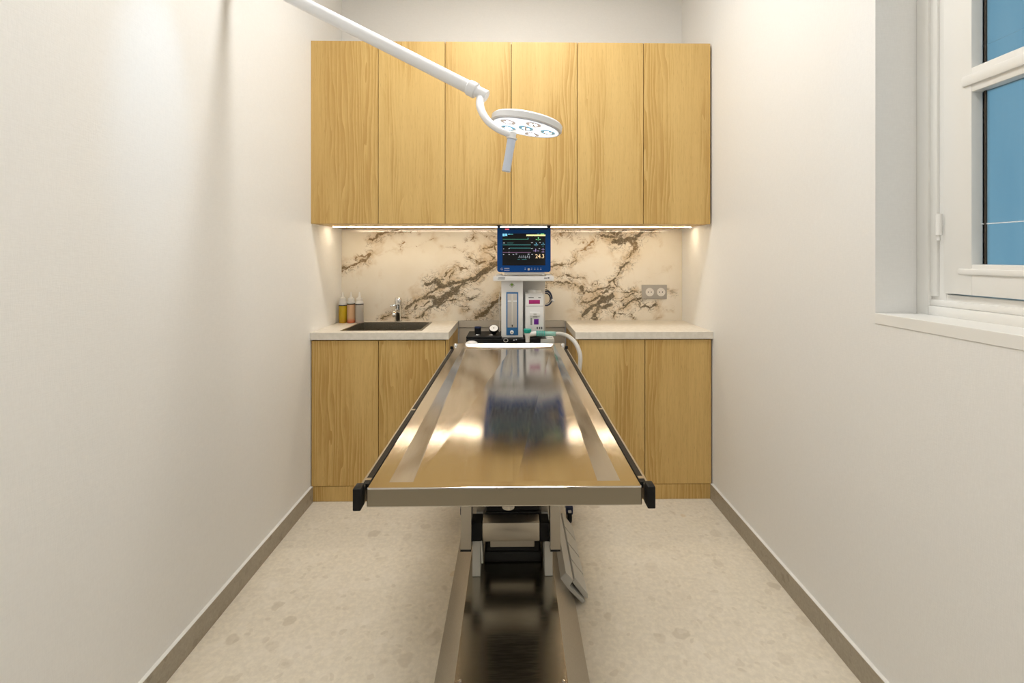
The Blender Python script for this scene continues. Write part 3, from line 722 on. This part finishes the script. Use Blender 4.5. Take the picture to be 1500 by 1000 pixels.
# trolley (mostly hidden behind the table)
bm = nb(); box(bm, -.26, .30, 2.36, 2.40, .085, .115, .004); box(bm, -.26, .30, 2.90, 2.94, .085, .115, .004); box(bm, -.02, .08, 2.40, 2.90, .085, .115, .004)
base = obj('trolley_base', bm, 'offwhite', am)
obj('trolley_column', box(nb(), -.01, .07, 2.80, 2.88, .115, ZB - .049, .004), 'offwhite', am)
for (x, y) in ((-.235, 2.375), (.281, 2.375), (-.235, 2.92), (.281, 2.92)):
    cst = obj('castor', lathe(nb(), [(.034, -.011), (.037, -.008), (.037, .008), (.034, .011)], (x, y - .02, .0375), Matrix.Rotation(math.pi / 2, 3, 'Y'), 24), 'black', am)
    bm = nb(); prism(bm, [(y - .045, .05), (y - .05, .085), (y + .01, .092), (y + .018, .05), (y - .01, .068)], 'x', x - .017, x + .017, .002)
    obj('castor_fork', bm, 'navy', cst)
    bxo('brake_tab', 'grey', cst, x - .008, x + .008, y - .062, y - .046, .066, .074, .002)
# black bench
a = P(683, 486, Y=YM - .02); b = P(801, 502, Y=YM - .02)
bench = bxo('bench', 'black_gloss', am, a.x + .0, b.x, YM - .03, YM + .19, ZB - .05, ZB - .012, .003)
kp = P(697.5, 488, Y=YM + .02)
blk = bxo('absorber_block', 'black', am, a.x, P(735, 486, Y=YM).x, YM - .03, YM + .17, ZB - .012, ZB, .002)
k1 = P(700, 486, Y=YM + .06)
obj('control_knob', lathe(nb(), [(.020, 0), (.018, .006), (.0195, .012), (.0195, .040), (.017, .043), (0, .043)], (k1.x, YM + .06, ZB)), 'black', blk)
obj('knob_cap', lathe(nb(), [(.0197, .036), (.0197, .042), (.016, .0445), (0, .045)], (k1.x, YM + .06, ZB)), 'navy', blk)
k2 = P(723.5, 486, Y=YM + .06)
tilt = Matrix.Rotation(math.radians(38), 3, 'X')
obj('gauge_stem', lathe(nb(), [(.013, 0), (.012, .012), (.016, .02)], (k2.x, YM + .06, ZB)), 'black', blk)
gz = obj('pressure_gauge', lathe(nb(), [(.014, -.006), (.027, .012), (.030, .026), (.028, .029), (.0, .029)], (k2.x, YM + .062, ZB + .014), tilt, 28), 'black', am)
obj('gauge_dial', lathe(nb(), [(.0245, .0291), (.0245, .0302)], (k2.x, YM + .062, ZB + .014), tilt, 28), 'white', gz)
obj('gauge_hub', lathe(nb(), [(.003, .0303), (.003, .0325)], (k2.x, YM + .062, ZB + .014), tilt, 10), 'black', gz)
for px in (699, 719):
    c = P(px, 491.5, Y=YM); cc = Vector((c.x, YM + .01, ZB + .0003))
    obj('valve_collar', lathe(nb(), [(.016, 0), (.016, .003), (.013, .0032), (.012, .001)], cc, seg=20), 'chrome', blk)
c = P(692.5, 502, Y=YM - .05)
obj('canister_cap', lathe(nb(), [(.036, 0), (.036, .020), (.032, .030), (.020, .037), (0, .039)], (c.x - .004, YM - .075, ZB - .055)), 'white', am)
# flowmeter tower
tw = pbox('flowmeter_tower', 'white', am, 734.2, 411, 766, 494.3, YM - .01, .16, .003)
TYf = YM - .01
tr_ = pbox('window_trim', 'bluetrim', tw, 741.6, 427.8, 759.2, 491, TYf - .003, .004, .0025)
pbox('window_panel', 'tubeglass', tw, 743.4, 430, 757.4, 479.5, TYf - .0042, .002, .0005)
pbox('flow_tube', 'glass_line', tw, 749.2, 430.5, 751.6, 479, TYf - .0068, .003, .0008)
pbox('scale_band', 'white', tw, 743.6, 440.2, 757.2, 441.6, TYf - .0048, .001)
pbox('float', 'black', tw, 749.6, 475.5, 751, 478.6, TYf - .0078, .002)
c = P(749.8, 486.3, Y=TYf - .003)
Rk = Matrix.Rotation(math.pi / 2, 3, 'X')
kn = obj('flow_knob', lathe(nb(), [(.0105, 0), (.0105, .010), (.009, .013), (0, .013)], c, Rk, 20), 'white', tw)
obj('knob_mark', lathe(nb(), [(.004, .0131), (.004, .0138)], c, Rk, 12), 'midgrey', kn)
c = P(749.9, 417.6, Y=TYf - .0005)
bm = nb(); q = .0165; prism(bm, [(c.x - q, c.z), (c.x, c.z - q), (c.x + q, c.z), (c.x, c.z + q)], 'y', TYf - .0012, TYf)
bd = obj('badge', bm, 'grey', tw)
obj('badge_leaf', prism(nb(), [(c.x, c.z - .006), (c.x + .009, c.z + .006), (c.x, c.z + .010), (c.x - .009, c.z + .006)], 'y', TYf - .0018, TYf - .0011), 'green', bd)
# recessed back panel, top shelf
pbox('back_panel', 'offwhite', am, 765.5, 410, 798.5, 494, YM + .10, .045, .002)
sh = pbox('top_shelf', 'white', am, 722.5, 404.4, 811.3, 411.3, YM - .045, .25, .003)
for px0, w_, yy in ((730, 10, 406.8), (729, 10.5, 408.6)):
    pbox('shelf_print', 'greytext', sh, px0, yy - .4, px0 + w_, yy + .45, YM - .0457, .0006)
pbox('shelf_print', 'greytext', sh, 797, 406.5, 801, 407.8, YM - .0457, .0006); pbox('shelf_print', 'greytext', sh, 802, 405.9, 804.8, 407.9, YM - .0457, .0006)
for px in (731, 804):
    pbox('shelf_rail', 'offwhite', sh, px - 4, 402.2, px + 4, 404.6, YM - .03, .2, .001)
# vaporiser
YV = YM + .0
vp = pbox('vaporiser', 'white', am, 769.3, 429.6, 796.6, 487.5, YV, .095, .006, 3)
c = P(782.8, 430, Y=YV + .045)
obj('vaporiser_dial', lathe(nb(), [(.042, -.012), (.042, .014), (.036, .022), (0, .023)], (c.x, YV + .048, c.z)), 'offwhite', vp)
pbox('dial_button', 'white', vp, 781, 424.5, 784.5, 428, YV + .004, .01, .001)
pbox('brand_print', 'greytext', vp, 774.3, 435.2, 782, 436.3, YV - .0005, .001); pbox('brand_print', 'greytext', vp, 788.5, 435.2, 792, 436.3, YV - .0005, .001)
pbox('magenta_label', 'magenta', vp, 774.7, 439, 791, 444.9, YV - .001, .002, .0005)
pbox('groove', 'midgrey', vp, 770.5, 447.9, 796, 448.4, YV - .0004, .001)
pbox('keyed_filler', 'white', vp, 776.2, 457.2, 791.3, 463.2, YV - .008, .009, .002)
pbox('filler_slot', 'grey', vp, 781.5, 459, 786, 461.5, YV - .0085, .001)
pbox('filler_print', 'greytext', vp, 780.8, 463.6, 787, 464.4, YV - .0006, .001)
pbox('level_window', 'midgrey', vp, 777, 465.5, 779.6, 476, YV - .001, .002)
pbox('purple_label', 'purple', vp, 782.2, 467, 789, 475.1, YV - .001, .002, .0005)
for px in (787, 790.5, 793.5): pbox('mark_print', 'greytext', vp, px - 1, 478.6, px + 1, 482, YV - .0006, .001)
# small tray at the bench's right
pbox('side_tray', 'offwhite', am, 792, 496.5, 812, 502, YM - .04, .10, .002)
pbox('tray_card', 'white', am, 799.6, 493.2, 808.6, 494.9, YM - .01, .06)
pbox('bench_mark', 'paletext', bench, 752, 497.2, 753.6, 498.6, YM - .0312, .002); pbox('bench_mark', 'paletext', bench, 755.4, 496.6, 757, 498, YM - .0312, .002)
c = P(741, 498, Y=YM - .031)
obj('ring_hook', tube(nb(), [(c.x + .012 * math.cos(t), YM - .034, c.z + .010 * math.sin(t)) for t in [k * math.pi / 8 for k in range(17)]], .0016, 6, cap=False), 'chrome', bench)

# patient monitor
mo = thing('patient_monitor', 'blue patient monitor with black screen standing on the machine\'s top shelf', 'monitor', P(767, 403, Y=YM + .03))
Ym = YM - .03
def rrect(px0, py0, px1, py1, r, Y):
    a = P(px0, py0, Y=Y); b = P(px1, py1, Y=Y); x0, x1, z0, z1 = a.x, b.x, b.z, a.z; pts = []
    for cx_, cz_, t0, rr in ((x1 - r[1], z1 - r[1], 0, r[1]), (x0 + r[0], z1 - r[0], 1, r[0]), (x0 + r[2], z0 + r[2], 2, r[2]), (x1 - r[3], z0 + r[3], 3, r[3])):
        for k in range(6): t = (t0 + k / 5) * math.pi / 2; pts.append((cx_ + rr * math.cos(t), cz_ + rr * math.sin(t)))
    return pts
case = obj('case', prism(nb(), rrect(728.3, 333.6, 806.7, 398.3, (.001, .001, .014, .014), Ym), 'y', Ym, Ym + .10, .002), 'blue', mo)
for p0, p1 in ((728.3, 732.8), (801.8, 806.7)): pbox('handle_post', 'navy', case, p0, 330, p1, 334.5, Ym + .002, .06, .001)
pbox('indicator_strip', 'navy', case, 733, 334, 802, 336.6, Ym - .001, .003)
pbox('alarm_light', 'red', case, 739.8, 334.8, 745.8, 336.5, Ym - .002, .003, .0005)
bs_ = pbox('monitor_foot', 'offwhite', mo, 739, 398.0, 798, 402.8, Ym + .01, .09, .002)
pbox('foot_slot', 'midgrey', bs_, 743, 401.8, 794, 402.7, Ym + .0095, .002)
sc = pbox('screen', 'screen', mo, 736, 341.8, 799, 388.6, Ym - .001, .004)
Ys = Ym - .0016
def ln(nm, m, x0, y0, x1, y1): return pbox(nm, m, sc, x0, y0, x1, y1, Ys, .0006)
ln('status_block', 's_cyan', 736.2, 342, 739.4, 346); ln('status_block', 's_cyan', 740, 342, 743, 345.6)
ln('status_text', 's_cyan', 744, 342.4, 747.5, 343.4); ln('status_text', 's_teal', 748.2, 342.4, 751.5, 343.6)
ln('alarm_bar', 's_yellow', 771, 343.4, 799, 345.7); ln('alarm_text', 's_green', 792, 341.9, 797, 343.2); ln('alarm_text', 's_teal', 787, 342, 790, 343)
ln('trace', 's_dgreen', 736.5, 350, 774, 350.6); ln('trace', 's_teal', 736.5, 358.2, 777.5, 358.9); ln('trace', 's_teal', 746, 362.9, 777.5, 363.5); ln('trace', 's_mauve', 736.5, 369.2, 777.5, 369.8)
ln('trace_tick', 's_white', 745.2, 363.2, 746.2, 364.6); ln('trace_tick', 's_white', 745.2, 368.8, 746.2, 369.8)
for x, y, w_ in ((737, 355.4, 2.6), (743, 355.6, 9), (737, 364, 1.5), (737, 372.2, 1.5), (745, 372.2, 1.6), (751, 372.2, 2), (755.4, 371.6, 2), (773, 371.8, 2.4), (778.5, 372, 2), (778, 355, 2.6), (790, 355, 2), (778, 363.4, 2.4), (789, 363.4, 2)):
    ln('parameter_text', 's_teal' if w_ > 3 else 's_white', x, y, x + w_, y + (.4 if w_ > 3 else .7))
text('parameter_text', 'V', 's_teal', sc, 773.5, 349.6, 3, Ys)
text('heart_rate', '-?-', 's_green', sc, 788.4, 350, 5.4, Ys); text('oxygen_value', '-?-', 's_cyan', sc, 785.2, 358, 4.8, Ys); text('oxygen_value', '-?-', 's_cyan', sc, 795.4, 357.4, 4.0, Ys)
text('oxygen_value', '-?-', 's_teal', sc, 795.4, 361, 2, Ys)
text('gas_value', '-?--', 's_purple', sc, 785.6, 366.8, 4.8, Ys); text('gas_value', '-?-', 's_purple', sc, 795.4, 365, 3.0, Ys); text('gas_value', '-?-', 's_purple', sc, 795.4, 368.6, 2.8, Ys)
text('temperature_value', '24.3', 's_orange', sc, 790.8, 375.4, 6.0, Ys, sx=.92)
text('pressure_value', '-?-/-?-(-?-)', 's_white', sc, 767.6, 376, 3.5, Ys, sx=.9)
ln('pressure_note', 's_teal', 758, 379.4, 761.5, 379.9); ln('pressure_note', 's_teal', 764.5, 379.4, 771.5, 379.9)
text('logo_mark', 'G', 'paletext', case, 735, 394, 3.4, Ym - .0006)
for yy, ww in ((392.9, 7.6), (395.6, 7.8)): pbox('logo_print', 'paletext', case, 738.6, yy - .5, 738.6 + ww, yy + .5, Ym - .0006, .001)
c = P(774.4, 394.3, Y=Ym)
pbox('select_knob', 'offwhite', case, 773, 392.8, 776, 396, Ym - .008, .01, .002)
for px in (769.4, 778.8, 783.4, 787.8, 792.2):
    pbox('key_icon', 'paletext', case, px - .7, 392.2, px + .7, 392.9, Ym - .0006, .001); pbox('key_icon', 'paletext', case, px - 1, 394.3, px + 1, 394.8, Ym - .0006, .001)

# breathing circuit
Yh = YM - .055
bc = thing('breathing_hose', 'clear breathing hose with teal connector looping over the table\'s far edge', 'hose', P(772.5, 499, Y=Yh))
def hp(px, py, Y=Yh): return P(px, py, Y=Y)
e = obj('elbow', lathe(nb(), [(.012, 0), (.0125, .02), (.014, .03), (.016, .045), (.016, .052)], hp(772.8, 501)), 'offwhite', bc)
obj('elbow_branch', tube(nb(), [hp(773, 489.5), hp(779, 489), hp(787, 488)], .0135, 18), 'offwhite', bc)
obj('valve_cap', lathe(nb(), [(.016, 0), (.0195, .003), (.0215, .010), (.0215, .020), (.019, .023), (0, .0235)], hp(772.6, 487.5)), 'teal', bc)
pts = [hp(785, 488.2), hp(800, 488.6), hp(816, 488.8)]
obj('connector', tube(nb(), pts, [.0155, .0145, .0125], 18), 'tealclear', bc)
bm = nb()
for k in range(5):
    px = 786.5 + k * 2.6
    tube(bm, [hp(px, 488.25), hp(px + 1, 488.25)], .0165, 18)
obj('grip_rib', bm, 'teal', bc)
path = arc([hp(815, 488.8, Yh), hp(823, 489.2, Yh - .04), hp(833, 493, 2.575), hp(842, 501, 2.525), hp(848, 513, 2.50), hp(850, 526, 2.485), hp(848, 545, 2.48), hp(843, 575, 2.48)], 8)
obj('tube', tube(nb(), path, .0115, 16), 'hose', bc)
# coiled cable
cc = thing('coiled_cable', 'coil of navy and white cables hanging beside the vaporiser', 'cable', P(799, 437, Y=YM + .16))
for k, (m_, r, dx, dz, rt) in enumerate((('navy', .041, 0, 0, .0045), ('offwhite', .036, .002, .002, .0035), ('navy', .032, -.001, -.003, .004), ('black', .046, -.003, .003, .0025))):
    c = P(800, 437, Y=YM + .16); R0 = r * 1.05
    obj('cable_loop', tube(nb(), [(c.x + dx + R0 * math.cos(t) * .82, YM + .160 + .006 * k, c.z + dz + R0 * math.sin(t)) for t in [q_ * math.pi / 16 for q_ in range(33)]], rt, 8, cap=False), m_, cc)
c = P(810.2, 440.5, Y=YM + .155)
bm = nb(); tube(bm, [(c.x - .010, YM + .155, c.z + .006), (c.x + .006, YM + .155, c.z - .002)], .007, 8); obj('cable_tie', bm, 'white', cc)
# thin gas line at the tower's left
c0_ = [P(733, 425, Y=YM + .12), P(731, 440, Y=YM + .12), P(732, 465, Y=YM + .11), P(731.5, 486, Y=YM + .09)]
obj('gas_line', tube(nb(), arc(c0_, 6), .0022, 8), 'offwhite', am)

# ---------------------------------------------------------------- surgical lamp
hc = P(771.5, 182, Y=1.76)          # centre of the head
lamp = thing('surgical_lamp', 'white round LED surgical lamp on a long arm over the table', 'lamp', (XL, 1.86, 2.38))
roll = math.radians(10.5); pitch = math.radians(2)
RM = (Matrix.Rotation(roll, 3, 'Y') @ Matrix.Rotation(pitch, 3, 'X'))
def LH(x, y, z): return hc + RM @ Vector((x, y, z))
HR = .132
obj('head', lathe(nb(), [(HR - .006, -.013), (HR, -.009), (HR, .010), (HR - .006, .016), (HR - .03, .019), (0, .021)], hc, RM, 48), 'lampwhite', lamp)
face = obj('face_plate', lathe(nb(), [(HR - .010, -.0138), (HR - .010, -.0128)], hc, RM, 48), 'lampface', lamp)
obj('rim_ring', lathe(nb(), [(HR - .006, -.0135), (HR - .006, -.0145), (HR - .010, -.0148), (HR - .010, -.0135)], hc, RM, 48), 'handle', lamp)
lens_pts = [(0, 0)] + [(.082 * math.cos(k * 2 * math.pi / 5), .082 * math.sin(k * 2 * math.pi / 5)) for k in range(5)]
for k, (x, y) in enumerate(lens_pts):
    m_ = 'lens_blue' if k in (0, 1, 3) else 'lens_rose'
    ln_ = obj('lens', lathe(nb(), [(.027, -.0142), (.027, -.0165), (.016, -.0165), (.016, -.0142)], LH(x, y, 0), RM, 24), m_, face)
    bm = nb(); Mx = RM
    lathe(bm, [(.0125, -.0142), (.0125, -.0160)], LH(x, y, 0), RM, 20)
    obj('diode', bm, 'lampled', face)
    bm = nb(); box(bm, -.028, .028, -.004, .004, -.0172, -.0142)
    for v in bm.verts: v.co = LH(x, y, 0) + RM @ Matrix.Rotation(k * .6 + 1.5, 3, 'Z') @ v.co
    obj('lens_rib', bm, 'lampwhite', face)
# yoke: band curving round the rim from the arm joint to the handle
j0 = P(706, 140, Y=1.735)           # end of the joint
ykp = arc([P(709, 138, Y=1.738), P(704, 145, Y=1.73), P(703.5, 156, Y=1.70), P(708.5, 168.5, Y=1.665), P(718, 180.5, Y=1.638), P(732, 190.5, Y=1.615), P(750, 198, Y=1.600)], 6)
k_ = len(ykp)
yoke = obj('yoke', tube(nb(), ykp, [.0165 - .006 * i_ / k_ for i_ in range(k_)], 16), 'lampwhite', lamp)
# handle
ht = P(750.8, 196, Y=1.602); hb = P(741.3, 251, Y=1.602)
hd = obj('handle', tube(nb(), [ht + (hb - ht) * .12, ht + (hb - ht) * .5, hb], [.0150, .0138, .0145], 18), 'handle', lamp)
obj('handle_collar', tube(nb(), [ht + (ht - hb) * .03, ht + (hb - ht) * .10, ht + (hb - ht) * .11, ht + (hb - ht) * .14], [.013, .013, .0185, .0185], 18), 'lampwhite', hd)
# arm and joint
ja, jb = P(686, 127.5, Y=1.745), P(713, 141, Y=1.735)
obj('arm_joint', tube(nb(), [ja, ja + (jb - ja) * .04, ja + (jb - ja) * .42, ja + (jb - ja) * .46, jb], [.026, .0285, .0285, .021, .021], 20), 'lampwhite', lamp)
ad = (P(690, 129.5, Y=1.745) - P(440, 3, Y=1.80))
a0 = P(690, 129.5, Y=1.745); tt = (a0.x - (XL + .05)) / ad.x; a1 = a0 - ad * tt
obj('arm', tube(nb(), [a1, a0], [.0235, .0235], 24), 'lampwhite', lamp)
bm = nb(); box(bm, XL + .0005, XL + .02, a1.y - .06, a1.y + .06, a1.z - .05, a1.z + .12, .005, 2); tube(bm, [(XL + .05, a1.y, a1.z - .04), (XL + .05, a1.y, a1.z + .07)], .034, 20)
obj('wall_bracket', bm, 'lampwhite', lamp)
